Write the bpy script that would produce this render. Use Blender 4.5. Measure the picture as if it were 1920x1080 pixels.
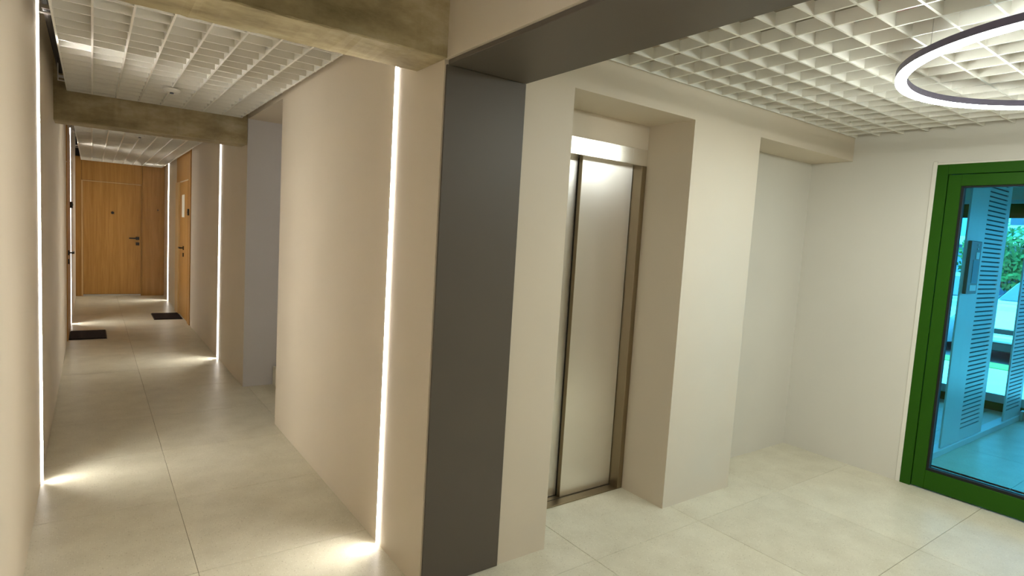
import bpy, bmesh, math, random
from mathutils import Matrix, Vector

for o in list(bpy.data.objects):
    bpy.data.objects.remove(o)
S = bpy.context.scene
C = S.collection
random.seed(7)

# ------------------------------------------------------------------ camera
cam_d = bpy.data.cameras.new('camera')
cam_d.sensor_width = 36.0
cam_d.lens = 1092.36 / 1920 * 36.0
cam_d.clip_start = 0.02
cam = bpy.data.objects.new('camera', cam_d)
C.objects.link(cam)
R = Vector((0.81106162, -0.58185838, 0.06016547))
U = Vector((0.00195257, 0.10554622, 0.99441248))
F = Vector((0.58495747, 0.80641232, -0.08674061))
cam.matrix_world = Matrix(((R.x, U.x, -F.x, 0.0), (R.y, U.y, -F.y, 0.0), (R.z, U.z, -F.z, 1.5), (0, 0, 0, 1)))
S.camera = cam

# ------------------------------------------------------------------ world: even overcast daylight
w = bpy.data.worlds.new('overcast_sky')
S.world = w
w.use_nodes = True
bg = w.node_tree.nodes['Background']
bg.inputs['Color'].default_value = (0.24, 0.72, 1.1, 1)
bg.inputs['Strength'].default_value = 8.0

S.view_settings.view_transform = 'Standard'
S.view_settings.look = 'None'
S.view_settings.exposure = 0.35
S.view_settings.gamma = 1.0
S.view_settings.use_curve_mapping = False

LED_FRONT = 125.0      # opal front of the wall strips
LED_SIDE = 6.0        # its shallow side lips
RING = 60.0           # underside of the ring lamp

# ------------------------------------------------------------------ materials
def srgb(r, g, b):
    f = lambda c: (c / 255 / 12.92) if c / 255 <= 0.04045 else ((c / 255 + 0.055) / 1.055) ** 2.4
    return (f(r), f(g), f(b), 1.0)

def new_mat(name):
    m = bpy.data.materials.new(name)
    m.use_nodes = True
    nt = m.node_tree
    return m, nt, nt.nodes['Principled BSDF']

def N(nt, kind, **kw):
    n = nt.nodes.new(kind)
    for k, v in kw.items():
        if k in n.inputs:
            n.inputs[k].default_value = v
        else:
            setattr(n, k, v)
    return n

def coords(nt, scale=(1, 1, 1)):
    g = N(nt, 'ShaderNodeNewGeometry')
    mp = N(nt, 'ShaderNodeMapping')
    mp.inputs['Scale'].default_value = scale
    nt.links.new(g.outputs['Position'], mp.inputs['Vector'])
    return mp.outputs['Vector']

def ramp(nt, src, stops):
    r = N(nt, 'ShaderNodeValToRGB')
    e = r.color_ramp.elements
    while len(e) < len(stops):
        e.new(0.5)
    for i, (p, c) in enumerate(stops):
        e[i].position = p
        e[i].color = c
    nt.links.new(src, r.inputs['Fac'])
    return r.outputs['Color']

def plaster(name, c, rough=0.6, var=0.03, spec=0.35, bump=0.04, grain=260):
    m, nt, b = new_mat(name)
    v = coords(nt)
    n = N(nt, 'ShaderNodeTexNoise', Scale=1.3, Detail=3.0)
    nt.links.new(v, n.inputs['Vector'])
    lo = tuple(x * (1 - var) for x in c[:3]) + (1,)
    hi = tuple(min(1, x * (1 + var)) for x in c[:3]) + (1,)
    nt.links.new(ramp(nt, n.outputs['Fac'], [(0.3, lo), (0.7, hi)]), b.inputs['Base Color'])
    b.inputs['Roughness'].default_value = rough
    b.inputs['Specular IOR Level'].default_value = spec
    n2 = N(nt, 'ShaderNodeTexNoise', Scale=grain, Detail=2.0)
    nt.links.new(v, n2.inputs['Vector'])
    bp = N(nt, 'ShaderNodeBump', Strength=bump, Distance=0.002)
    nt.links.new(n2.outputs['Fac'], bp.inputs['Height'])
    nt.links.new(bp.outputs['Normal'], b.inputs['Normal'])
    return m

def simple(name, c, rough=0.5, metal=0.0, spec=0.5):
    m, nt, b = new_mat(name)
    b.inputs['Base Color'].default_value = c
    b.inputs['Roughness'].default_value = rough
    b.inputs['Metallic'].default_value = metal
    b.inputs['Specular IOR Level'].default_value = spec
    return m

def emitter(name, c, s):
    m, nt, b = new_mat(name)
    b.inputs['Base Color'].default_value = (0.8, 0.8, 0.8, 1)
    b.inputs['Emission Color'].default_value = c
    b.inputs['Emission Strength'].default_value = s
    return m

def terrazzo_mat():
    m, nt, b = new_mat('terrazzo')
    v = coords(nt)
    oi = N(nt, 'ShaderNodeObjectInfo')
    big = N(nt, 'ShaderNodeTexNoise', Scale=6.0, Detail=4.0)
    nt.links.new(v, big.inputs['Vector'])
    base = ramp(nt, big.outputs['Fac'], [(0.3, srgb(206, 199, 176)), (0.7, srgb(220, 214, 192))])
    vo = N(nt, 'ShaderNodeTexVoronoi', Scale=115.0, Randomness=1.0)
    nt.links.new(v, vo.inputs['Vector'])
    sep = N(nt, 'ShaderNodeSeparateColor')
    nt.links.new(vo.outputs['Color'], sep.inputs['Color'])
    chip = ramp(nt, sep.outputs['Red'], [(0.0, srgb(150, 138, 110)), (0.12, srgb(196, 188, 165)), (0.6, srgb(214, 208, 188)), (1.0, srgb(240, 236, 220))])
    size = ramp(nt, vo.outputs['Distance'], [(0.25, (1, 1, 1, 1)), (0.42, (0, 0, 0, 1))])
    mx = N(nt, 'ShaderNodeMix', data_type='RGBA')
    f = N(nt, 'ShaderNodeMath', operation='MULTIPLY')
    f.inputs[1].default_value = 0.5
    nt.links.new(size, f.inputs[0])
    nt.links.new(f.outputs[0], mx.inputs[0])
    nt.links.new(base, mx.inputs[6])
    nt.links.new(chip, mx.inputs[7])
    # each tile a hair lighter or darker
    hv = N(nt, 'ShaderNodeHueSaturation')
    mr = N(nt, 'ShaderNodeMapRange')
    mr.inputs['To Min'].default_value = 0.95
    mr.inputs['To Max'].default_value = 1.03
    nt.links.new(oi.outputs['Random'], mr.inputs['Value'])
    nt.links.new(mr.outputs[0], hv.inputs['Value'])
    nt.links.new(mx.outputs[2], hv.inputs['Color'])
    nt.links.new(hv.outputs['Color'], b.inputs['Base Color'])
    b.inputs['Roughness'].default_value = 0.36
    b.inputs['Specular IOR Level'].default_value = 0.5
    return m

def concrete_mat():
    m, nt, b = new_mat('board_marked_concrete')
    v = coords(nt, (1.5, 3.0, 3.4))
    n = N(nt, 'ShaderNodeTexNoise', Scale=2.2, Detail=8.0, Roughness=0.65)
    nt.links.new(v, n.inputs['Vector'])
    col = ramp(nt, n.outputs['Fac'], [(0.28, srgb(134, 119, 84)), (0.5, srgb(176, 160, 122)), (0.75, srgb(206, 194, 162))])
    v2 = coords(nt)
    st = N(nt, 'ShaderNodeTexNoise', Scale=1.1, Detail=5.0, Roughness=0.6)
    nt.links.new(v2, st.inputs['Vector'])
    stain = ramp(nt, st.outputs['Fac'], [(0.40, (0.55, 0.53, 0.44, 1)), (0.60, (1, 1, 1, 1))])
    mx = N(nt, 'ShaderNodeMix', data_type='RGBA', blend_type='MULTIPLY')
    mx.inputs[0].default_value = 1.0
    nt.links.new(col, mx.inputs[6])
    nt.links.new(stain, mx.inputs[7])
    nt.links.new(mx.outputs[2], b.inputs['Base Color'])
    b.inputs['Roughness'].default_value = 0.75
    n3 = N(nt, 'ShaderNodeTexNoise', Scale=45.0, Detail=6.0)
    nt.links.new(v2, n3.inputs['Vector'])
    bp = N(nt, 'ShaderNodeBump', Strength=0.25, Distance=0.004)
    nt.links.new(n3.outputs['Fac'], bp.inputs['Height'])
    nt.links.new(bp.outputs['Normal'], b.inputs['Normal'])
    return m

def wood_mat(name, dark, light):
    m, nt, b = new_mat(name)
    v = coords(nt, (14, 14, 0.7))
    n = N(nt, 'ShaderNodeTexNoise', Scale=2.0, Detail=7.0, Roughness=0.6, Distortion=0.6)
    nt.links.new(v, n.inputs['Vector'])
    nt.links.new(ramp(nt, n.outputs['Fac'], [(0.3, dark), (0.7, light)]), b.inputs['Base Color'])
    b.inputs['Roughness'].default_value = 0.42
    return m

def steel_mat(name, c, rough, wave=0.0, aniso=0.0):
    m, nt, b = new_mat(name)
    b.inputs['Metallic'].default_value = 1.0
    b.inputs['Base Color'].default_value = c
    v = coords(nt, (220, 220, 1.2))
    n = N(nt, 'ShaderNodeTexNoise', Scale=3.0, Detail=3.0)
    nt.links.new(v, n.inputs['Vector'])
    mr = N(nt, 'ShaderNodeMapRange')
    mr.inputs['To Min'].default_value = rough * 0.8
    mr.inputs['To Max'].default_value = rough * 1.25
    nt.links.new(n.outputs['Fac'], mr.inputs['Value'])
    nt.links.new(mr.outputs[0], b.inputs['Roughness'])
    if aniso:                                   # vertical brushing spreads reflections sideways
        b.inputs['Anisotropic'].default_value = aniso
        cx = N(nt, 'ShaderNodeCombineXYZ')
        cx.inputs[0].default_value = 1.0
        nt.links.new(cx.outputs[0], b.inputs['Tangent'])
    if wave:
        v2 = coords(nt, (2.2, 2.2, 1.5))
        n2 = N(nt, 'ShaderNodeTexNoise', Scale=1.6, Detail=0.0)
        nt.links.new(v2, n2.inputs['Vector'])
        bp = N(nt, 'ShaderNodeBump', Strength=wave, Distance=0.05)
        nt.links.new(n2.outputs['Fac'], bp.inputs['Height'])
        nt.links.new(bp.outputs['Normal'], b.inputs['Normal'])
    return m

def glass_mat(name, tint, gloss=0.06):
    m = bpy.data.materials.new(name)
    m.use_nodes = True
    nt = m.node_tree
    nt.nodes.clear()
    out = N(nt, 'ShaderNodeOutputMaterial')
    tr = N(nt, 'ShaderNodeBsdfTransparent')
    tr.inputs['Color'].default_value = tint
    gl = N(nt, 'ShaderNodeBsdfGlossy', Roughness=0.01)
    fr = N(nt, 'ShaderNodeFresnel', IOR=1.45)
    mx = N(nt, 'ShaderNodeMixShader')
    nt.links.new(fr.outputs[0], mx.inputs[0])
    nt.links.new(tr.outputs[0], mx.inputs[1])
    nt.links.new(gl.outputs[0], mx.inputs[2])
    nt.links.new(mx.outputs[0], out.inputs['Surface'])
    return m

M = {}
M['beige'] = plaster('beige_paint', srgb(211, 198, 177), rough=0.5)
M['grey_white'] = plaster('grey_white_paint', srgb(216, 212, 201), rough=0.62)
M['white'] = plaster('white_paint', srgb(226, 222, 210), rough=0.55)
M['stair_white'] = plaster('stairwell_paint', srgb(208, 205, 205), rough=0.7)
M['slate'] = plaster('slate_grey_paint', srgb(93, 85, 75), rough=0.45, bump=0.08)
M['slate_side'] = simple('slate_edge', srgb(92, 78, 60), 0.5)
M['concrete'] = concrete_mat()
M['slab'] = plaster('raw_slab', srgb(150, 142, 125), rough=0.9, var=0.15)
M['terrazzo'] = terrazzo_mat()
M['grout'] = simple('grout', srgb(150, 140, 115), 0.9)
M['blade'] = simple('white_enamel', srgb(240, 237, 226), 0.28)
M['wood'] = wood_mat('oak_panel', srgb(158, 112, 50), srgb(182, 136, 70))
M['wood_pale'] = wood_mat('oak_edge', srgb(196, 160, 104), srgb(216, 182, 128))
M['steel'] = steel_mat('brushed_steel', srgb(250, 246, 240), 0.36, wave=0.01, aniso=0.92)
M['steel_header'] = steel_mat('polished_steel', srgb(240, 236, 226), 0.24, wave=0.10, aniso=0.6)
M['steel_dark'] = steel_mat('dark_steel', srgb(150, 136, 112), 0.34)
M['steel_sill'] = steel_mat('sill_steel', srgb(140, 126, 100), 0.4)
M['black'] = simple('black_plastic', srgb(22, 18, 16), 0.45)
M['dark_gap'] = simple('dark_rubber', srgb(30, 24, 18), 0.7)
M['mat'] = plaster('coir_mat', srgb(30, 14, 14), rough=0.95, bump=0.6, grain=400)
M['green'] = simple('green_lacquer', srgb(36, 84, 2), 0.5, 0.0, 0.2)
M['gasket'] = simple('gasket', srgb(7, 11, 9), 0.7)
M['alu'] = simple('aluminium', srgb(200, 196, 188), 0.35, 0.8)
M['led'] = emitter('led_opal', (1.0, 0.985, 0.93, 1), LED_FRONT)
M['led_side'] = emitter('led_opal_side', (1.0, 0.93, 0.86, 1), LED_SIDE)
M['ring'] = emitter('ring_opal', (0.97, 1.03, 0.97, 1), RING)
M['stair_fill_opal'] = emitter('stair_fill_opal', (1.0, 0.97, 0.9, 1), 17.0)
M['ring_body'] = simple('ring_body', srgb(92, 84, 104), 0.5)
M['door_glass'] = glass_mat('tinted_door_glass', (0.30, 0.84, 0.90, 1))
M['clear_glass'] = glass_mat('clear_glass', (0.86, 0.97, 0.98, 1))
M['panel_white'] = simple('lacquered_panel', srgb(214, 216, 220), 0.4)
M['slot_dark'] = simple('slot_interior', srgb(84, 90, 98), 0.8)
M['red'] = simple('red_pipe_paint', srgb(168, 34, 22), 0.4)
M['screen'] = simple('screen_glass', srgb(96, 150, 165), 0.15)
M['paper'] = simple('paper', srgb(228, 220, 200), 0.7)

# ------------------------------------------------------------------ mesh helpers
def add_box(bm, x0, x1, y0, y1, z0, z1, bev=0.0, seg=1):
    r = bmesh.ops.create_cube(bm, size=1.0)
    vs = r['verts']
    for v in vs:
        v.co = Vector(((x0 + x1) / 2 + v.co.x * (x1 - x0), (y0 + y1) / 2 + v.co.y * (y1 - y0), (z0 + z1) / 2 + v.co.z * (z1 - z0)))
    if bev:
        es = list({e for v in vs for e in v.link_edges})
        bmesh.ops.bevel(bm, geom=es, offset=bev, segments=seg, affect='EDGES', profile=0.5)

def add_tube(bm, p0, p1, r, n=12, r2=None):
    p0, p1 = Vector(p0), Vector(p1)
    d = p1 - p0
    q = d.to_track_quat('Z', 'Y').to_matrix().to_4x4()
    bmesh.ops.create_cone(bm, cap_ends=True, segments=n, radius1=r, radius2=r if r2 is None else r2, depth=d.length,
                          matrix=Matrix.Translation((p0 + p1) / 2) @ q)

def add_prism(bm, pts, axis, a, b):
    """pts: polygon in the two other axes; extruded along axis from a to b"""
    def mk(p, t):
        return {'x': (t, p[0], p[1]), 'y': (p[0], t, p[1]), 'z': (p[0], p[1], t)}[axis]
    va = [bm.verts.new(mk(p, a)) for p in pts]
    vb = [bm.verts.new(mk(p, b)) for p in pts]
    bm.faces.new(va); bm.faces.new(vb)
    for i in range(len(pts)):
        j = (i + 1) % len(pts)
        bm.faces.new((va[i], va[j], vb[j], vb[i]))
    bmesh.ops.recalc_face_normals(bm, faces=bm.faces[:])

def origin_of(parent):
    p = Vector((0, 0, 0))
    while parent is not None:
        p += parent.location
        parent = parent.parent
    return p

def obj(name, bm, m, parent=None, smooth=False, at=None):
    """mesh given in world coordinates; stored relative to its own origin"""
    o_w = Vector(at) if at is not None else origin_of(parent)
    bmesh.ops.translate(bm, verts=bm.verts, vec=-o_w)
    me = bpy.data.meshes.new(name)
    bm.to_mesh(me); bm.free()
    if isinstance(m, (list, tuple)):
        for q in m: me.materials.append(M[q])
    else:
        me.materials.append(M[m])
    if smooth:
        for f in me.polygons: f.use_smooth = True
    o = bpy.data.objects.new(name, me)
    C.objects.link(o)
    o.location = o_w - origin_of(parent)
    o.parent = parent
    return o

def box(name, x0, x1, y0, y1, z0, z1, m, parent=None, bev=0.0, seg=1):
    bm = bmesh.new()
    add_box(bm, x0, x1, y0, y1, z0, z1, bev, seg)
    return obj(name, bm, m, parent)

def boxes(name, lst, m, parent=None, bev=0.0):
    bm = bmesh.new()
    for b in lst: add_box(bm, *b, bev)
    return obj(name, bm, m, parent)

def tube(name, p0, p1, r, m, parent=None, n=12, r2=None):
    bm = bmesh.new()
    add_tube(bm, p0, p1, r, n, r2)
    return obj(name, bm, m, parent)

def thing(name, label, cat, loc=(0, 0, 0), group=None, kind=None):
    o = bpy.data.objects.new(name, None)
    o.empty_display_size = 0.1
    C.objects.link(o)
    o.location = loc
    return tag(o, label, cat, group, kind)

def tag(o, label=None, cat=None, group=None, kind=None):
    if label: o['label'] = label
    if cat: o['category'] = cat
    if group: o['group'] = group
    if kind: o['kind'] = kind
    return o

def struct(o, label=None, cat=None):
    return tag(o, label, cat, kind='structure')

# ------------------------------------------------------------------ plan (metres)
XL, XR_ = -0.229, 1.110          # corridor walls
XD = 1.500                       # right edge of the slate pier
XN0, XN1, XC = 1.783, 2.655, 3.286
XW = 4.471                       # lobby wall with the glass door
YL, YN, YR = 2.063, 2.384, 2.360
YA, YC, YE = 4.4525, 5.603, 12.79
ZS, ZN = 2.151, 2.193
ZG, ZGC = 2.355, 2.386
SLAB = 2.78
YB = -2.6                        # wall behind the camera

# ------------------------------------------------------------------ floor with its tiles
floor = boxes('floor', [(XL - 0.2, XW + 0.3, YB - 0.2, 13.0, -0.16, -0.004)], 'grout')
struct(floor, 'pale speckled terrazzo tile floor of the corridor and lobby', 'floor')
T = 0.786
bm = bmesh.new()
add_box(bm, 0.0011, T - 0.0011, 0.0011, T - 0.0011, -0.012, 0.0, 0.0012)
tile_mesh = bpy.data.meshes.new('tile')
bm.to_mesh(tile_mesh); bm.free()
tile_mesh.materials.append(M['terrazzo'])
def tile(x, y, parent):
    o = bpy.data.objects.new('tile', tile_mesh)
    C.objects.link(o)
    o.parent = parent
    o.location = Vector((x, y, 0)) - origin_of(parent)
X0, Y0 = 0.366, 2.650
for i in range(-1, 6):
    for j in range(-7, 13):
        x, y = X0 + i * T, Y0 + j * T
        if x > XW + 0.1 or y > YE: continue
        if y > 2.6 and (x > 1.2 and not (x < 1.3 and 4 < y < 6)): continue
        tile(x, y, floor)

# ------------------------------------------------------------------ walls
wl = struct(box('wall_left', XL - 0.2, XL, YB, YE + 0.2, 0, SLAB, 'beige'), 'smooth beige painted wall along the left of the corridor', 'wall')

wr = boxes('wall_right', [(XR_, XN0, YL, YA, 0, SLAB),                       # pier between corridor and lift
                          (XR_, XR_ + 0.25, YC, YE + 0.2, 0, SLAB)], 'beige')
struct(wr, 'beige painted wall with light strips along the right of the corridor', 'wall')

ws = boxes('wall_stair', [(XR_ + 0.25, 3.9, YC, YC + 0.2, 0, SLAB),
                          (XR_ + 0.0005, XR_ + 0.25, YC - 0.004, YC, 0, 2.39),
                          (XN0, 3.9, YA - 0.1, YA, 0, SLAB),
                          (3.7, 3.9, YA, YC, 0, SLAB)], 'stair_white')
struct(ws, 'grey white wall at the far side of the stair opening', 'wall')
struct(box('ceiling_stair', XR_ + 0.004, 3.7, YA, YC, 2.39, 2.5, 'beige'), 'beige soffit over the stair opening', 'ceiling')

lw = boxes('wall_lift', [(XN0, XW, YL, YN, ZN, SLAB),                         # lintel over niche and recess
                         (XN1, XC, YL, YN, 0, ZN),                            # column
                         (XN0, XN1, YN, YN + 0.05, 2.05, SLAB),               # panel above the lift header
                         ], 'beige')
struct(lw, 'beige lobby wall with lift niche, column and lintel', 'wall')
struct(box('wall_recess', XN1 + 0.03, XW + 0.2, YR, YR + 0.2, 0, ZN, 'grey_white'), 'grey white back wall of the shallow recess beside the column', 'wall')
# lobby wall with the door opening
DY0, DY1, DZ = 0.55, 1.53, 2.134
wR = boxes('wall_lobby', [(XW, XW + 0.2, DY1, YR, 0, SLAB), (XW, XW + 0.2, YB, DY0, 0, SLAB), (XW, XW + 0.2, DY0, DY1, DZ, SLAB)], 'grey_white')
struct(wR, 'grey white lobby wall around the green glass door', 'wall')
wb = box('wall_back', XL - 0.2, XW + 0.2, YB - 0.2, YB, 0, SLAB, 'beige')
struct(wb, 'beige wall at the near end of the lobby', 'wall')

struct(box('ceiling', XL - 0.2, XW + 0.2, YB - 0.2, YE + 0.3, SLAB, SLAB + 0.2, 'slab'), 'raw grey slab above the open grid ceilings', 'ceiling')

# bead beside the door frame
bm = bmesh.new()
add_box(bm, XW - 0.006, XW, DY1, DY1 + 0.026, 0, DZ + 0.022, 0.002)
add_box(bm, XW - 0.006, XW, DY0, DY1, DZ, DZ + 0.012, 0.002)
struct(obj('trim_1', bm, 'white'), 'white plaster bead around the green door frame', 'trim')

# ------------------------------------------------------------------ slate portal: beam with dark soffit and pier face
pb = box('portal_beam', XR_, XD, YB, YL, ZS + 0.018, SLAB, 'beige')
struct(pb, 'beige beam over the lobby opening with slate grey underside', 'beam')
box('soffit_panel', XR_ + 0.012, XD, YB, YL - 0.009, ZS, ZS + 0.018, 'slate', pb, 0.0015)
pj = box('pier_panel', XR_ + 0.006, XD, YL - 0.010, YL, 0.002, ZS - 0.0005, 'slate', None, 0.0015)
struct(pj, 'tall slate grey panel on the pier between corridor and lift', 'panel')

# ------------------------------------------------------------------ concrete beams
def beam(y0, y1, z0, x1, label, seed):
    """beam with a rough arris: long strips whose lower edges wander a little"""
    rnd = random.Random(seed)
    bm = bmesh.new()
    x0 = XL
    n = 60
    prof = [(y0, SLAB), (y0, z0 + 0.004), (y0 + 0.004, z0), (y1 - 0.004, z0), (y1, z0 + 0.004), (y1, SLAB)]
    rings = []
    for i in range(n + 1):
        x = x0 + (x1 - x0) * i / n
        ring = []
        for k, (y, z) in enumerate(prof):
            jy = rnd.uniform(-1, 1) * 0.0016 if 0 < k < 5 else 0
            jz = rnd.uniform(-1, 1) * 0.0016 if 0 < k < 5 else 0
            ring.append(bm.verts.new((x, y + jy, z + jz)))
        rings.append(ring)
    for a, b in zip(rings, rings[1:]):
        for k in range(6):
            bm.faces.new((a[k], a[(k + 1) % 6], b[(k + 1) % 6], b[k]))
    bm.faces.new(rings[0]); bm.faces.new(rings[-1][::-1])
    bmesh.ops.recalc_face_normals(bm, faces=bm.faces[:])
    return struct(obj('concrete_beam', bm, 'concrete'), label, 'beam')
beam(2.043, 2.305, 2.168, XR_, 'stained raw concrete beam overhead at the corridor mouth', 1)
beam(5.600, 5.860, 2.168, 1.106, 'dark raw concrete beam farther down the corridor', 2)

# ------------------------------------------------------------------ open-cell ceilings
def grid_ceiling(label, x0, x1, y0, y1, z, px, py, h, t, ox=None, oy=None, closed=True):
    g = thing('grid_ceiling', label, 'grid ceiling', (x0, y0, z))
    bm = bmesh.new(); add_box(bm, -t / 2, t / 2, 0, y1 - y0, 0, h)
    long_me = bpy.data.meshes.new('long_blade'); bm.to_mesh(long_me); bm.free(); long_me.materials.append(M['blade'])
    bm = bmesh.new(); add_box(bm, 0, x1 - x0, -t / 2 + 0.0004, t / 2 - 0.0004, 0.0006, h - 0.0006)
    cross_me = bpy.data.meshes.new('cross_blade'); bm.to_mesh(cross_me); bm.free(); cross_me.materials.append(M['blade'])
    x = ox
    while x <= x1 + 1e-4:
        if x >= x0 - 1e-4:
            o = bpy.data.objects.new('long_blade', long_me); C.objects.link(o); o.parent = g; o.location = (x - x0, 0, 0)
        x += px
    ys = [y0 + t / 2, y1 - t / 2] if closed else []
    y = oy
    while y <= y1 - 0.02:
        if y >= y0 + 0.02: ys.append(y)
        y += py
    for y in ys:
        if True:
            o = bpy.data.objects.new('cross_blade', cross_me); C.objects.link(o); o.parent = g; o.location = (0, y - y0, 0)
    return g
P = 0.148
gl = grid_ceiling('white egg-crate grid ceiling over the lobby above the ring lamp', XD + 0.012, XW - 0.012, YB + 0.02, YL - 0.009, ZG, P, P, 0.05, 0.010, ox=2.092 - 4 * P + 0.012, oy=2.049 - 31 * P)
gc1 = grid_ceiling('white egg-crate grid ceiling between the two concrete beams', -0.145, 1.062, 2.33, 5.585, ZGC, 0.1495, 0.148, 0.05, 0.009, ox=-0.145, oy=3.237 - 6 * 0.148)
gc2 = grid_ceiling('white egg-crate grid ceiling over the far corridor end', -0.145, 1.062, 5.885, 12.72, ZGC, 0.1495, 0.149, 0.05, 0.009, ox=-0.145, oy=5.90 + 0.12)
# little angle brackets that hold the grid to the left wall
for g, ys in ((gc1, (2.6, 3.50, 5.2)), (gc2, (6.6, 8.4, 10.4))):
    for y in ys:
        bm = bmesh.new()
        add_box(bm, XL + 0.040, -0.145, y, y + 0.03, ZGC + 0.002, ZGC + 0.007)
        add_box(bm, XL + 0.040, XL + 0.045, y, y + 0.03, ZGC + 0.007, ZGC + 0.25)
        add_box(bm, XL + 0.045, -0.15, y + 0.008, y + 0.022, ZGC + 0.022, ZGC + 0.04)
        obj('hanger_bracket', bm, 'alu', g)

tag(tube('fire_pipe', (1.9, 1.08, 2.50), (4.45, 1.08, 2.50), 0.028, 'red'), 'red fire pipe just visible above the lobby grid ceiling', 'pipe')
tag(tube('conduit_pipe', (XL + 0.045, 2.35, 2.52), (XL + 0.045, 5.58, 2.52), 0.018, 'dark_gap'), 'dark conduit in the gap between left wall and grid ceiling', 'pipe')

# ------------------------------------------------------------------ LED strips
def led(side, y, z1, label, side_dir):
    x = XL if side < 0 else XR_
    nx = 1 if side < 0 else -1
    g = thing('led_strip_light', label, 'strip light', (x, y, 0), 'vertical light strips along the corridor walls')
    z0 = 0.004
    wv, d, lip = 0.017, 0.010, 0.0022
    a = sorted((x, x + nx * d))
    for y0 in (y - wv / 2, y + wv / 2 - lip):            # opal lips of the U-shaped profile
        box('side_lens', a[0], a[1], y0, y0 + lip, z0, z1, 'led_side', g)
    box('diffuser', *sorted((x, x + nx * 0.003)), y - wv / 2 + lip, y + wv / 2 - lip, z0, z1, 'led', g)
    box('end_cap', a[0], a[1], y - wv / 2, y + wv / 2, z1, z1 + 0.006, 'alu', g)
    return g
led(1, 2.4935, 2.62, 'glowing vertical light strip on the right wall nearest the slate pier', 0)
led(-1, 3.981, 2.70, 'glowing vertical light strip on the left wall nearest the camera', 0)
led(1, 6.890, 2.30, 'glowing vertical light strip on the right wall just past the stair opening', 0)
led(-1, 9.609, 2.56, 'glowing vertical light strip on the left wall beyond the doormat', 0)
led(-1, 0.50, 2.70, 'added unseen light strip on the left wall beside the viewpoint', 0)  # extra strip added out of view to brighten the near beams and pier
L4 = led(1, 12.03, 2.49, 'glowing vertical light strip on the right wall beside the wooden end door', 0)
tube('cable', (XR_ - 0.004, 12.03, 2.49), (XR_ - 0.03, 11.6, 2.62), 0.004, 'paper', L4, 6)

# ------------------------------------------------------------------ oak end wall with its door
we = box('wall_end', XL, XR_, YE, YE + 0.2, 0, SLAB, 'dark_gap')
struct(we, 'oak clad wall closing the far end of the corridor', 'wall')
dx0, dx1, dz1 = -0.122, 0.737, 2.03
for (a, b, c, d) in ((XL, dx0 - 0.02, 0, 2.45), (dx0 - 0.018, dx1 + 0.018, dz1 + 0.02, 2.45), (dx1 + 0.02, XR_, 0, 2.45)):
    box('oak_panel', a + 0.001, b - 0.001, YE - 0.02, YE, c + 0.001, d, 'wood', we, 0.001)
d3 = thing('door_1', 'flush oak door with black lever at the corridor end', 'door', ((dx0 + dx1) / 2, YE - 0.02, 0), kind='structure')
box('leaf', dx0, dx1, YE - 0.022, YE - 0.001, 0.035, dz1, 'wood', d3, 0.001)
fr = boxes('frame', [(dx0 - 0.026, dx0 - 0.002, YE - 0.028, YE - 0.001, 0, dz1 + 0.017), (dx0 - 0.002, dx1 + 0.002, YE - 0.028, YE - 0.001, dz1 + 0.003, dz1 + 0.017),
                     ], 'wood_pale', d3)
tag(fr, 'pale edge strip around the door')
box('edge_strip', dx1 + 0.004, dx1 + 0.017, YE - 0.028, YE - 0.001, 0, dz1 + 0.017, 'wood', d3)
box('threshold', dx0, dx1, YE - 0.035, YE - 0.001, 0.001, 0.03, 'alu', d3)
def lever(parent, p, along, out):
    """p: rose centre; along: unit dir of lever; out: unit dir away from leaf"""
    p, along, out = Vector(p), Vector(along), Vector(out)
    bm = bmesh.new()
    def bb(c, l, wz, o0, o1):
        q = [c - along * l / 2 + out * o0, c + along * l / 2 + out * o1]
        add_box(bm, min(q[0].x, q[1].x), max(q[0].x, q[1].x), min(q[0].y, q[1].y), max(q[0].y, q[1].y), c.z - wz / 2, c.z + wz / 2)
    bb(p, 0.055, 0.055, 0.0, 0.012)
    bb(p, 0.02, 0.02, 0.012, 0.05)
    bb(p + along * 0.06, 0.145, 0.022, 0.04, 0.058)
    h = obj('handle', bm, 'black', parent)
    bm = bmesh.new()
    c = p - Vector((0, 0, 0.1))
    bb(c, 0.055, 0.055, 0.0, 0.012)
    obj('lock_plate', bm, 'black', parent)
lever(d3, (0.685, YE - 0.022, 1.062), (-1, 0, 0), (0, -1, 0))
tube('peephole', (0.305, YE - 0.034, 1.505), (0.305, YE - 0.02, 1.505), 0.024, 'black', d3, 16)
bb = thing('doorbell', 'small brown doorbell plate on the oak panel beside the end door', 'doorbell', (1.0, YE - 0.02, 1.6))
box('plate', 0.962, 1.042, YE - 0.03, YE - 0.02, 1.56, 1.645, 'wood', bb, 0.003)
box('button', 0.99, 1.014, YE - 0.034, YE - 0.03, 1.59, 1.615, 'slate_side', bb, 0.002)

# side doors in the corridor
d4 = thing('door_2', 'oak apartment door in the right corridor wall by the doormat', 'door', (XR_, 9.9, 0), kind='structure')
ya, yb2 = 9.14, 10.74
box('side_panel', XR_ - 0.012, XR_, ya, 9.36, 0, 2.45, 'wood', d4, 0.001)
box('top_panel', XR_ - 0.012, XR_, 9.362, yb2, 2.04, 2.45, 'wood', d4, 0.001)
box('leaf', XR_ - 0.012, XR_, 9.38, 10.30, 0.02, 2.02, 'wood', d4, 0.001)
box('frame', XR_ - 0.03, XR_, 10.32, 10.70, 0, 2.03, 'wood_pale', d4, 0.002)
box('jamb_panel', XR_ - 0.012, XR_, 10.702, yb2, 0, 2.038, 'beige', d4, 0.001)
lever(d4, (XR_ - 0.012, 9.80, 1.05), (0, 1, 0), (-1, 0, 0))
nt_ = box('notice', XR_ - 0.016, XR_ - 0.012, 9.72, 10.02, 1.50, 1.83, 'paper', d4)
tag(nt_, 'white paper notice taped to the door')
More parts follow.
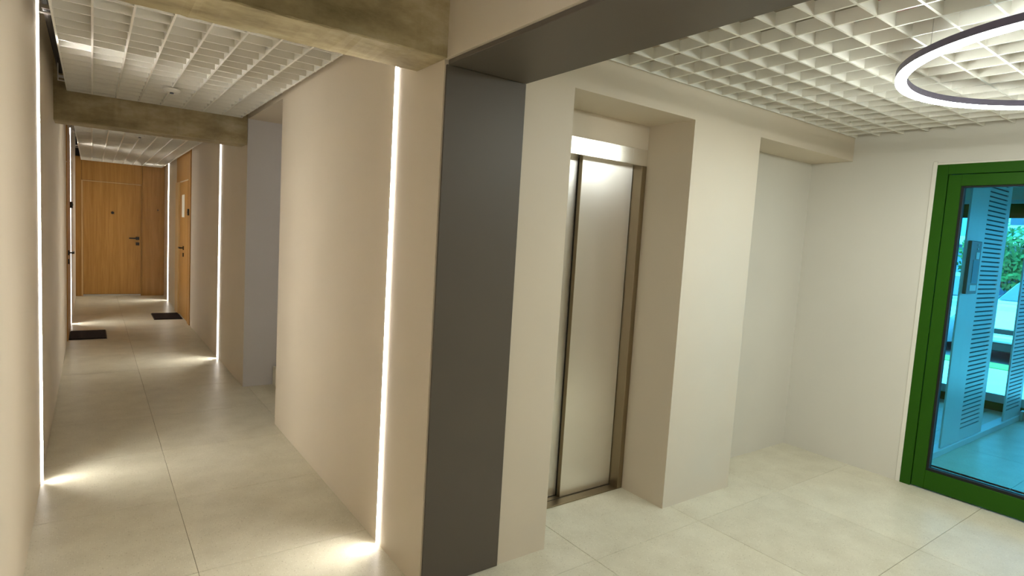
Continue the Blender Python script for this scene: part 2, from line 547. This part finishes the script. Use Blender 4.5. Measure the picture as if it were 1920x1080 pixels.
bb = thing('doorbell', 'black doorbell on the oak panel of the right corridor door', 'doorbell', (XR_ - 0.012, 9.27, 1.57))
box('plate', XR_ - 0.03, XR_ - 0.012, 9.24, 9.31, 1.53, 1.62, 'black', bb, 0.003)
box('button', XR_ - 0.034, XR_ - 0.03, 9.26, 9.29, 1.56, 1.585, 'slate_side', bb, 0.002)

d5 = thing('door_3', 'oak apartment door in the left corridor wall by the doormat', 'door', (XL, 8.7, 0), kind='structure')
box('leaf', XL, XL + 0.010, 8.21, 9.10, 0.02, 2.03, 'wood', d5, 0.001)
box('top_panel', XL, XL + 0.010, 8.19, 9.35, 2.04, 2.45, 'wood', d5, 0.001)
box('side_panel', XL, XL + 0.010, 9.12, 9.35, 0, 2.038, 'wood', d5, 0.001)
lever(d5, (XL + 0.010, 8.34, 1.02), (0, 1, 0), (1, 0, 0))
bb = thing('doorbell', 'black doorbell beside the left corridor door', 'doorbell', (XL + 0.010, 9.2, 1.57))
box('plate', XL + 0.010, XL + 0.038, 9.14, 9.22, 1.53, 1.61, 'black', bb, 0.003)
box('button', XL + 0.038, XL + 0.043, 9.165, 9.195, 1.56, 1.585, 'slate_side', bb, 0.002)

# doormats
def doormat(x0, x1, y0, y1, label):
    g = thing('doormat', label, 'doormat', ((x0 + x1) / 2, (y0 + y1) / 2, 0), 'dark doormats in the corridor')
    box('backing', x0, x1, y0, y1, 0.0005, 0.005, 'black', g)
    box('pile', x0 + 0.008, x1 - 0.008, y0 + 0.008, y1 - 0.008, 0.005, 0.014, 'mat', g, 0.003)
doormat(-0.222, 0.148, 8.385, 8.975, 'dark doormat against the left wall of the corridor')
doormat(0.73, 1.092, 9.75, 10.36, 'dark doormat against the right wall farther down the corridor')

# smoke detectors
def smoke(x, y, z, label):
    g = thing('smoke_detector', label, 'smoke detector', (x, y, z))
    bm = bmesh.new()
    add_tube(bm, (x, y, z), (x, y, z - 0.014), 0.055, 28)
    add_tube(bm, (x, y, z - 0.014), (x, y, z - 0.026), 0.052, 28, 0.04)
    obj('housing', bm, 'white', g, True)
    tube('sensor', (x, y, z - 0.026), (x, y, z - 0.034), 0.012, 'slot_dark', g, 12)
smoke(0.455, 4.80, ZGC, 'white round smoke detector under the grid between the concrete beams')
smoke(0.438, 7.85, ZGC, 'small round smoke detector under the grid past the second beam')

# ------------------------------------------------------------------ stairs
st = thing('staircase', 'pale stair rising to the right inside the corridor opening', 'staircase', (1.36, (YA + YC) / 2, 0))
for k in range(8):
    x0 = 1.365 + k * 0.28
    box('step', x0, 3.7 if k == 7 else x0 + 0.30, YA + 0.002, YC - 0.006, 0 if k == 0 else k * 0.172 - 0.05, (k + 1) * 0.172, 'terrazzo', st, 0.002)

# added lamp, out of sight round the corner, to brighten the stairwell
sl_ = thing('added_stair_light', 'added unseen light over the stair, brightening the stairwell', 'ceiling lamp', (2.7, 5.0, 2.39))
tube('base', (2.7, 5.0, 2.37), (2.7, 5.0, 2.3895), 0.15, 'white', sl_, 28)
tube('diffuser', (2.7, 5.0, 2.33), (2.7, 5.0, 2.37), 0.13, 'stair_fill_opal', sl_, 28)

# ------------------------------------------------------------------ lift
lift = thing('elevator_door', 'brushed steel lift door set in the beige niche', 'elevator door', ((XN0 + XN1) / 2, YN, 0))
JI0, JI1 = XN0 + 0.04, XN1 - 0.04
for (a, b) in ((XN0 + 0.001, JI0), (JI1, XN1 - 0.001)):
    box('jamb', a, b, YN - 0.004, YN + 0.075, 0.004, 1.962, 'steel_dark', lift, 0.002)
box('header', XN0 + 0.001, XN1 - 0.001, YN - 0.006, YN + 0.10, 1.960, 2.055, 'steel_header', lift, 0.003)
fd = box('door_panel', 2.209, JI1 - 0.003, 2.450, 2.475, 0.008, 1.975, 'steel', lift, 0.002)
box('edge_trim', 2.2065, 2.2085, 2.4495, 2.474, 0.008, 1.975, 'steel_dark', fd)
box('edge_seal', 2.2065, 2.2085, 2.474, 2.4865, 0.008, 1.975, 'dark_gap', fd)
sd = box('door_panel', JI0 + 0.003, 2.30, 2.487, 2.512, 0.008, 1.975, 'steel', lift, 0.002)
sl = box('sill', XN0 + 0.001, XN1 - 0.001, YN - 0.002, 2.53, 0.0005, 0.007, 'steel_sill', lift, 0.001)
for yy in (2.442, 2.480):
    box('track_groove', JI0, JI1, yy, yy + 0.004, 0.007, 0.0078, 'dark_gap', sl)
struct(boxes('wall_shaft', [(XN0, XN1, 2.62, 2.7, 0, 2.05), (XN0 - 0.001, XN0, YN, 2.62, 0, 2.05)], 'dark_gap'), 'dark lift shaft behind the doors', 'wall')

# ------------------------------------------------------------------ ring lamp
RC, RR, RZ = (3.0, 0.475), 0.705, 2.247
def annulus(bm, c, r0, r1, z0, z1, n=96):
    vs = []
    for i in range(n):
        a = 2 * math.pi * i / n
        ca, sa = math.cos(a), math.sin(a)
        vs.append([bm.verts.new((c[0] + r * ca, c[1] + r * sa, z)) for r, z in ((r0, z0), (r1, z0), (r1, z1), (r0, z1))])
    for i in range(n):
        a, b = vs[i], vs[(i + 1) % n]
        for k in range(4):
            bm.faces.new((a[k], b[k], b[(k + 1) % 4], a[(k + 1) % 4]))
    bmesh.ops.recalc_face_normals(bm, faces=bm.faces[:])
rl = thing('ring_lamp', 'round glowing ring lamp hanging under the lobby grid', 'pendant lamp', (RC[0], RC[1], RZ))
bm = bmesh.new(); annulus(bm, RC, RR - 0.0405, RR + 0.0005, RZ + 0.003, RZ + 0.030); obj('housing', bm, 'ring_body', rl)
bm = bmesh.new(); annulus(bm, RC, RR - 0.039, RR - 0.001, RZ - 0.006, RZ + 0.003); obj('diffuser', bm, 'ring', rl)
for k in range(3):
    a = math.radians(20 + 120 * k)
    x, y = RC[0] + (RR - 0.02) * math.cos(a), RC[1] + (RR - 0.02) * math.sin(a)
    tube('suspension_cable', (x, y, RZ + 0.034), (x, y, SLAB), 0.0015, 'alu', rl, 6)

# ------------------------------------------------------------------ green glass door
gd = thing('door_4', 'green framed glass door leading out of the lobby', 'door', (XW, (DY0 + DY1) / 2, 0), kind='structure')
xf0, xf1 = XW - 0.004, XW + 0.07
ft = 0.063
bm = bmesh.new()
add_box(bm, xf0, xf1, DY1 - ft, DY1, 0, DZ, 0.002)
add_box(bm, xf0, xf1, DY0, DY0 + ft, 0, DZ, 0.002)
add_box(bm, xf0, xf1, DY0 + ft, DY1 - ft, DZ - ft, DZ, 0.002)
obj('frame', bm, 'green', gd)
sx0, sx1 = XW + 0.002, XW + 0.062
a0, a1, zt = DY0 + ft + 0.004, DY1 - ft - 0.004, DZ - ft - 0.004
sw = 0.072
bm = bmesh.new()
add_box(bm, sx0, sx1, a1 - sw, a1, 0.008, zt, 0.002)
add_box(bm, sx0, sx1, a0, a0 + sw, 0.008, zt, 0.002)
add_box(bm, sx0, sx1, a0 + sw, a1 - sw, zt - sw, zt, 0.002)
add_box(bm, sx0, sx1, a0 + sw, a1 - sw, 0.008, 0.132, 0.002)
sash = obj('sash', bm, 'green', gd)
gy0, gy1, gz0, gz1 = a0 + sw, a1 - sw, 0.132, zt - sw
bm = bmesh.new()
for b in ((gy1 - 0.014, gy1, gz0, gz1), (gy0, gy0 + 0.014, gz0, gz1), (gy0 + 0.01, gy1 - 0.01, gz1 - 0.01, gz1), (gy0 + 0.01, gy1 - 0.01, gz0, gz0 + 0.016)):
    add_box(bm, sx0 + 0.008, sx1 - 0.008, *b)
obj('gasket', bm, 'gasket', gd)
bm = bmesh.new()
bm.faces.new([bm.verts.new((XW + 0.034, y, z)) for y, z in ((gy0 + 0.008, gz0 + 0.008), (gy1 - 0.008, gz0 + 0.008), (gy1 - 0.008, gz1 - 0.008), (gy0 + 0.008, gz1 - 0.008))])
obj('pane', bm, 'door_glass', gd)
bm = bmesh.new()
add_tube(bm, (XW - 0.055, a0 + 0.036, 0.75), (XW - 0.055, a0 + 0.036, 1.45), 0.014, 14)
for z in (0.85, 1.35):
    add_tube(bm, (XW + 0.002, a0 + 0.036, z), (XW - 0.055, a0 + 0.036, z), 0.009, 10)
obj('pull_handle', bm, 'alu', gd)

# ------------------------------------------------------------------ vestibule behind the glass door
VX0, VX1, VZ = XW + 0.2, 7.66, 2.62
vf = box('floor_vestibule', XW, VX1 + 0.1, -2.4, 4.6, -0.16, -0.004, 'grout')
struct(vf, 'pale terrazzo floor of the vestibule behind the glass door', 'floor')
for i in range(6, 10):
    for j in range(-6, 3):
        x, y = X0 + i * T - 0.05, Y0 + j * T
        if x < XW or x > VX1 - 0.02: continue
        tile(x, y, vf)
struct(boxes('wall_vestibule', [(VX0, VX1 + 0.1, 4.5, 4.7, 0, VZ), (VX0, VX1 + 0.1, -2.6, -2.4, 0, VZ), (VX0 - 0.002, VX0, DY1 + 0.1, 4.5, 0, VZ)], 'white'), 'white vestibule walls', 'wall')
struct(box('ceiling_vestibule', VX0, VX1 + 0.1, -2.6, 4.7, VZ, VZ + 0.2, 'white'), 'white vestibule ceiling', 'ceiling')
win = thing('window_1', 'green framed street glazing behind the vestibule', 'window', (VX1, 1.0, 0), kind='structure')
box('bottom_rail', VX1, VX1 + 0.07, -2.4, 4.5, 0, 0.085, 'green', win, 0.002)
box('lower_panel', VX1 + 0.02, VX1 + 0.05, -2.4, 4.5, 0.085, 0.17, 'panel_white', win, 0.001)
box('top_rail', VX1, VX1 + 0.07, -2.4, 4.5, 2.005, 2.15, 'green', win, 0.002)
box('transom_strip', VX1 - 0.004, VX1 + 0.07, -2.4, 4.5, 2.15, 2.19, 'panel_white', win, 0.002)
box('upper_board', VX1, VX1 + 0.07, -2.4, 4.5, 2.19, VZ, 'white', win)
for y in (-2.36, -0.4, 0.95, 3.1, 4.44):
    box('mullion', VX1 + 0.001, VX1 + 0.069, y - 0.03, y + 0.03, 0.085, 2.005, 'green', win, 0.002)
ys = (-2.36, -0.4, 0.95, 3.1, 4.44)
for a, b in zip(ys, ys[1:]):
    bm = bmesh.new()
    bm.faces.new([bm.verts.new((VX1 + 0.036, y, z)) for y, z in ((a + 0.03, 0.17), (b - 0.03, 0.17), (b - 0.03, 2.005), (a + 0.03, 2.005))])
    obj('pane', bm, 'clear_glass', win)

kerb = struct(box('trim_2', 4.95, VX1, 1.585, 1.665, 0.0, 0.052, 'panel_white', None, 0.003), 'low white plinth under the slotted vestibule panels', 'trim')

def slot_panel(x0, xs0, xs1, x1, label):
    g = thing('slotted_panel', label, 'panel', ((x0 + x1) / 2, 1.62, 0.052), 'slotted white screens in the vestibule')
    y0, y1 = 1.60, 1.613
    zt, zb = 2.30, 0.053
    if xs0 - x0 > 0.05:
        box('plain_board', x0, xs0, y0, y1, zb, zt, 'panel_white', g, 0.001)
    else:
        box('stile', x0, xs0, y0, y1, zb, zt, 'panel_white', g, 0.001)
    box('stile', xs1, x1, y0, y1, zb, zt, 'panel_white', g, 0.001)
    box('back_board', xs0, xs1, y1 - 0.004, y1, zb, zt, 'slot_dark', g)  # back painted darker for the shade inside the shallow slots
    box('bottom_rail', xs0, xs1, y0, y1 - 0.004, zb, 0.15, 'panel_white', g)
    pit = 0.0372
    n = int((2.25 - 0.15) / pit)
    bm = bmesh.new(); add_box(bm, 0, xs1 - xs0, 0, 0.006, 0.012, pit)
    me = bpy.data.meshes.new('slat'); bm.to_mesh(me); bm.free(); me.materials.append(M['panel_white'])
    for k in range(n):
        o = bpy.data.objects.new('slat', me); C.objects.link(o); o.parent = g
        o.location = Vector((xs0, y0, 0.15 + k * pit)) - g.location
    box('top_rail', xs0, xs1, y0, y1 - 0.004, 0.15 + n * pit + 0.008, zt, 'panel_white', g)
    return g
slot_panel(5.40, 5.79, 6.24, 6.335, 'slotted white screen carrying the intercom, nearest behind the glass door')
slot_panel(6.95, 6.99, 7.40, 7.47, 'slotted white screen without intercom, farther behind the glass door')
ic = thing('intercom', 'dark intercom panel with small screen on the slotted screen', 'intercom', (5.55, 1.6, 1.48))
box('housing', 5.435, 5.668, 1.575, 1.6, 1.275, 1.685, 'slate', ic, 0.004)
box('screen', 5.515, 5.64, 1.572, 1.575, 1.36, 1.54, 'screen', ic, 0.001)
box('call_button', 5.56, 5.63, 1.572, 1.575, 1.548, 1.60, 'panel_white', ic, 0.001)
for z in (1.625, 1.655):
    tube('camera_lens', (5.58, 1.575, z), (5.58, 1.571, z), 0.008, 'panel_white', ic, 12)
box('nameplate', 5.50, 5.64, 1.572, 1.575, 1.30, 1.345, 'panel_white', ic, 0.001)
tag(struct(box('post_foot', 7.40, 7.47, 1.56, 1.585, 0.0, 0.10, 'alu', None, 0.002)), 'small metal foot at the end of the plinth', 'bracket')

# ------------------------------------------------------------------ street beyond
M['paving'] = plaster('pale_paving', srgb(196, 196, 190), rough=0.8, var=0.08)
M['asphalt'] = plaster('asphalt', srgb(92, 92, 94), rough=0.9, var=0.12, bump=0.4)
M['grass'] = plaster('verge_grass', srgb(112, 132, 70), rough=0.95, var=0.3, bump=0.5, grain=80)
M['facade'] = plaster('pale_facade', srgb(206, 204, 198), rough=0.8)
M['facade_blue'] = plaster('blue_grey_facade', srgb(120, 150, 176), rough=0.8)
M['car_white'] = simple('white_car_paint', srgb(226, 228, 230), 0.2)
M['car_silver'] = simple('silver_car_paint', srgb(178, 186, 194), 0.22, 0.3)
M['car_glass'] = simple('car_glass', srgb(40, 62, 82), 0.06)
M['tyre'] = simple('tyre', srgb(24, 24, 26), 0.8)
M['lamp_glass'] = simple('headlamp', srgb(236, 240, 244), 0.08)
M['leaf'] = plaster('leaf', srgb(64, 104, 48), rough=0.7, var=0.35)
M['bark'] = plaster('bark', srgb(84, 66, 48), rough=0.9, var=0.2)

GZ = -0.10
struct(box('ground_pavement', VX1 + 0.1, 11.5, -14, 30, GZ - 0.2, GZ, 'paving'), 'bright pavement outside the street glazing', 'pavement')
struct(box('ground_verge', 11.5, 12.1, -14, 30, GZ - 0.2, GZ + 0.015, 'grass'), 'narrow grass verge between pavement and parked cars', 'verge')
struct(box('ground_road', 12.1, 24.0, -14, 30, GZ - 0.25, GZ - 0.03, 'asphalt'), 'grey road with parked cars', 'road')

def car(x, y, paint, label):
    """parked nose towards the building (-x); origin on the ground under the nose"""
    g = thing('car', label, 'car', (x, y, GZ - 0.03), 'cars parked across the street')
    z = GZ - 0.03
    W = 0.88
    def loft(secs, name, m, smooth=False):
        bm = bmesh.new(); rings = []
        for (dx, hw, z0, z1) in secs:
            c = 0.09
            pts = [(-hw, z0), (hw, z0), (hw, z1 - c), (hw - c, z1), (-hw + c, z1), (-hw, z1 - c)]
            rings.append([bm.verts.new((x + dx, y + p, z + q)) for p, q in pts])
        for a, b in zip(rings, rings[1:]):
            for k in range(6): bm.faces.new((a[k], b[k], b[(k + 1) % 6], a[(k + 1) % 6]))
        bm.faces.new(rings[0]); bm.faces.new(rings[-1][::-1])
        bmesh.ops.recalc_face_normals(bm, faces=bm.faces[:])
        return obj(name, bm, m, g, smooth)
    body = loft([(0.0, 0.70, 0.24, 0.60), (0.12, 0.82, 0.20, 0.72), (0.55, W, 0.19, 0.86), (1.15, W, 0.19, 0.96), (2.6, W, 0.19, 1.0), (3.6, W, 0.20, 0.98), (4.05, 0.84, 0.24, 0.92), (4.15, 0.78, 0.30, 0.80)], 'body', paint)
    loft([(1.10, 0.80, 0.93, 0.97 + 0.02), (1.85, 0.64, 0.95, 1.40), (2.2, 0.63, 0.96, 1.46), (3.2, 0.62, 0.96, 1.44), (3.95, 0.72, 0.92, 1.02)], 'cabin', paint)
    # glazing sits just proud of the cabin
    bm = bmesh.new()
    bm.faces.new([bm.verts.new((x + dx, y + dy, z + dz)) for dx, dy, dz in ((1.13, -0.70, 1.03), (1.13, 0.70, 1.03), (1.80, 0.55, 1.395), (1.80, -0.55, 1.395))])
    obj('windscreen', bm, 'car_glass', g)
    for s in (-1, 1):
        bm = bmesh.new()
        bm.faces.new([bm.verts.new((x + dx, y + s * dy, z + dz)) for dx, dy, dz in ((1.35, 0.79, 1.02), (3.65, 0.76, 1.02), (3.1, 0.645, 1.33), (1.95, 0.655, 1.33))])
        obj('side_window', bm, 'car_glass', g)
        box('headlight', x - 0.01, x + 0.20, y + s * 0.64 - 0.14, y + s * 0.64 + 0.14, z + 0.55, z + 0.66, 'lamp_glass', g, 0.02)
        box('mirror', x + 1.35, x + 1.5, y + s * 0.95 - 0.07, y + s * 0.95 + 0.07, z + 0.95, z + 1.08, paint, g, 0.03)
        for dx in (0.78, 3.35):
            wh = tube('wheel', (x + dx, y + s * 0.72, z + 0.31), (x + dx, y + s * 0.90, z + 0.31), 0.31, 'tyre', g, 20)
            tube('hubcap', (x + dx, y + s * 0.90, z + 0.31), (x + dx, y + s * 0.912, z + 0.31), 0.2, 'alu', wh, 16)
    box('radiator_grille', x - 0.012, x + 0.05, y - 0.42, y + 0.42, z + 0.50, z + 0.585, 'dark_gap', g, 0.01)
    box('bumper', x - 0.06, x + 0.12, y - 0.74, y + 0.74, z + 0.36, z + 0.47, paint, g, 0.03)
    box('air_intake', x - 0.03, x + 0.10, y - 0.62, y + 0.62, z + 0.20, z + 0.35, 'dark_gap', g, 0.02)
car(12.42, 2.72, 'car_white', 'white car parked nose-on, seen between the slotted screens')
car(12.60, 4.72, 'car_silver', 'silver car parked nose-on at the left edge of the door glass')

def tree(x, y, h, r, label, seed):
    rnd = random.Random(seed)
    g = thing('street_tree', label, 'tree', (x, y, GZ), 'trees across the street')
    tube('trunk', (x, y, GZ), (x, y, GZ + h * 0.55), 0.11, 'bark', g, 10, 0.07)
    bm = bmesh.new()
    for i in range(1500):
        d = Vector((rnd.gauss(0, 1), rnd.gauss(0, 1), rnd.gauss(0, 0.8))).normalized() * r * rnd.uniform(0.35, 1.0)
        c = Vector((x, y, GZ + h * 0.7)) + d
        a = Vector((rnd.gauss(0, 1), rnd.gauss(0, 1), rnd.gauss(0, 1))).normalized()
        b = a.orthogonal().normalized()
        s = rnd.uniform(0.05, 0.11)
        bm.faces.new([bm.verts.new(c + a * s), bm.verts.new(c + b * s * 0.6), bm.verts.new(c - a * s), bm.verts.new(c - b * s * 0.6)])
    tag(obj('foliage', bm, 'leaf', g), kind='stuff')
tree(18.6, 4.7, 2.5, 1.0, 'leafy tree behind the white car', 3)
tree(18.4, 6.6, 2.4, 0.9, 'leafy tree behind the silver car', 4)

fb = thing('apartment_building', 'pale building with white balcony bands across the street', 'building', (24.0, 7.0, GZ))
box('wall', 24.0, 27.0, -8, 28, GZ, 12.0, 'facade_blue', fb)
for z in (2.15, 5.2, 8.2):
    box('balcony_band', 23.2, 24.0, -8, 28, z, z + 0.28, 'facade', fb, 0.01)
for z in (0.3, 2.75, 5.8, 8.8):
    for k in range(12):
        y = -6.6 + k * 2.8
        wn = box('window', 23.95, 24.0, y, y + 1.5, z, z + 1.6, 'facade', fb, 0.01)
        box('pane', 23.94, 23.95, y + 0.1, y + 1.4, z + 0.1, z + 1.5, 'car_glass', wn)
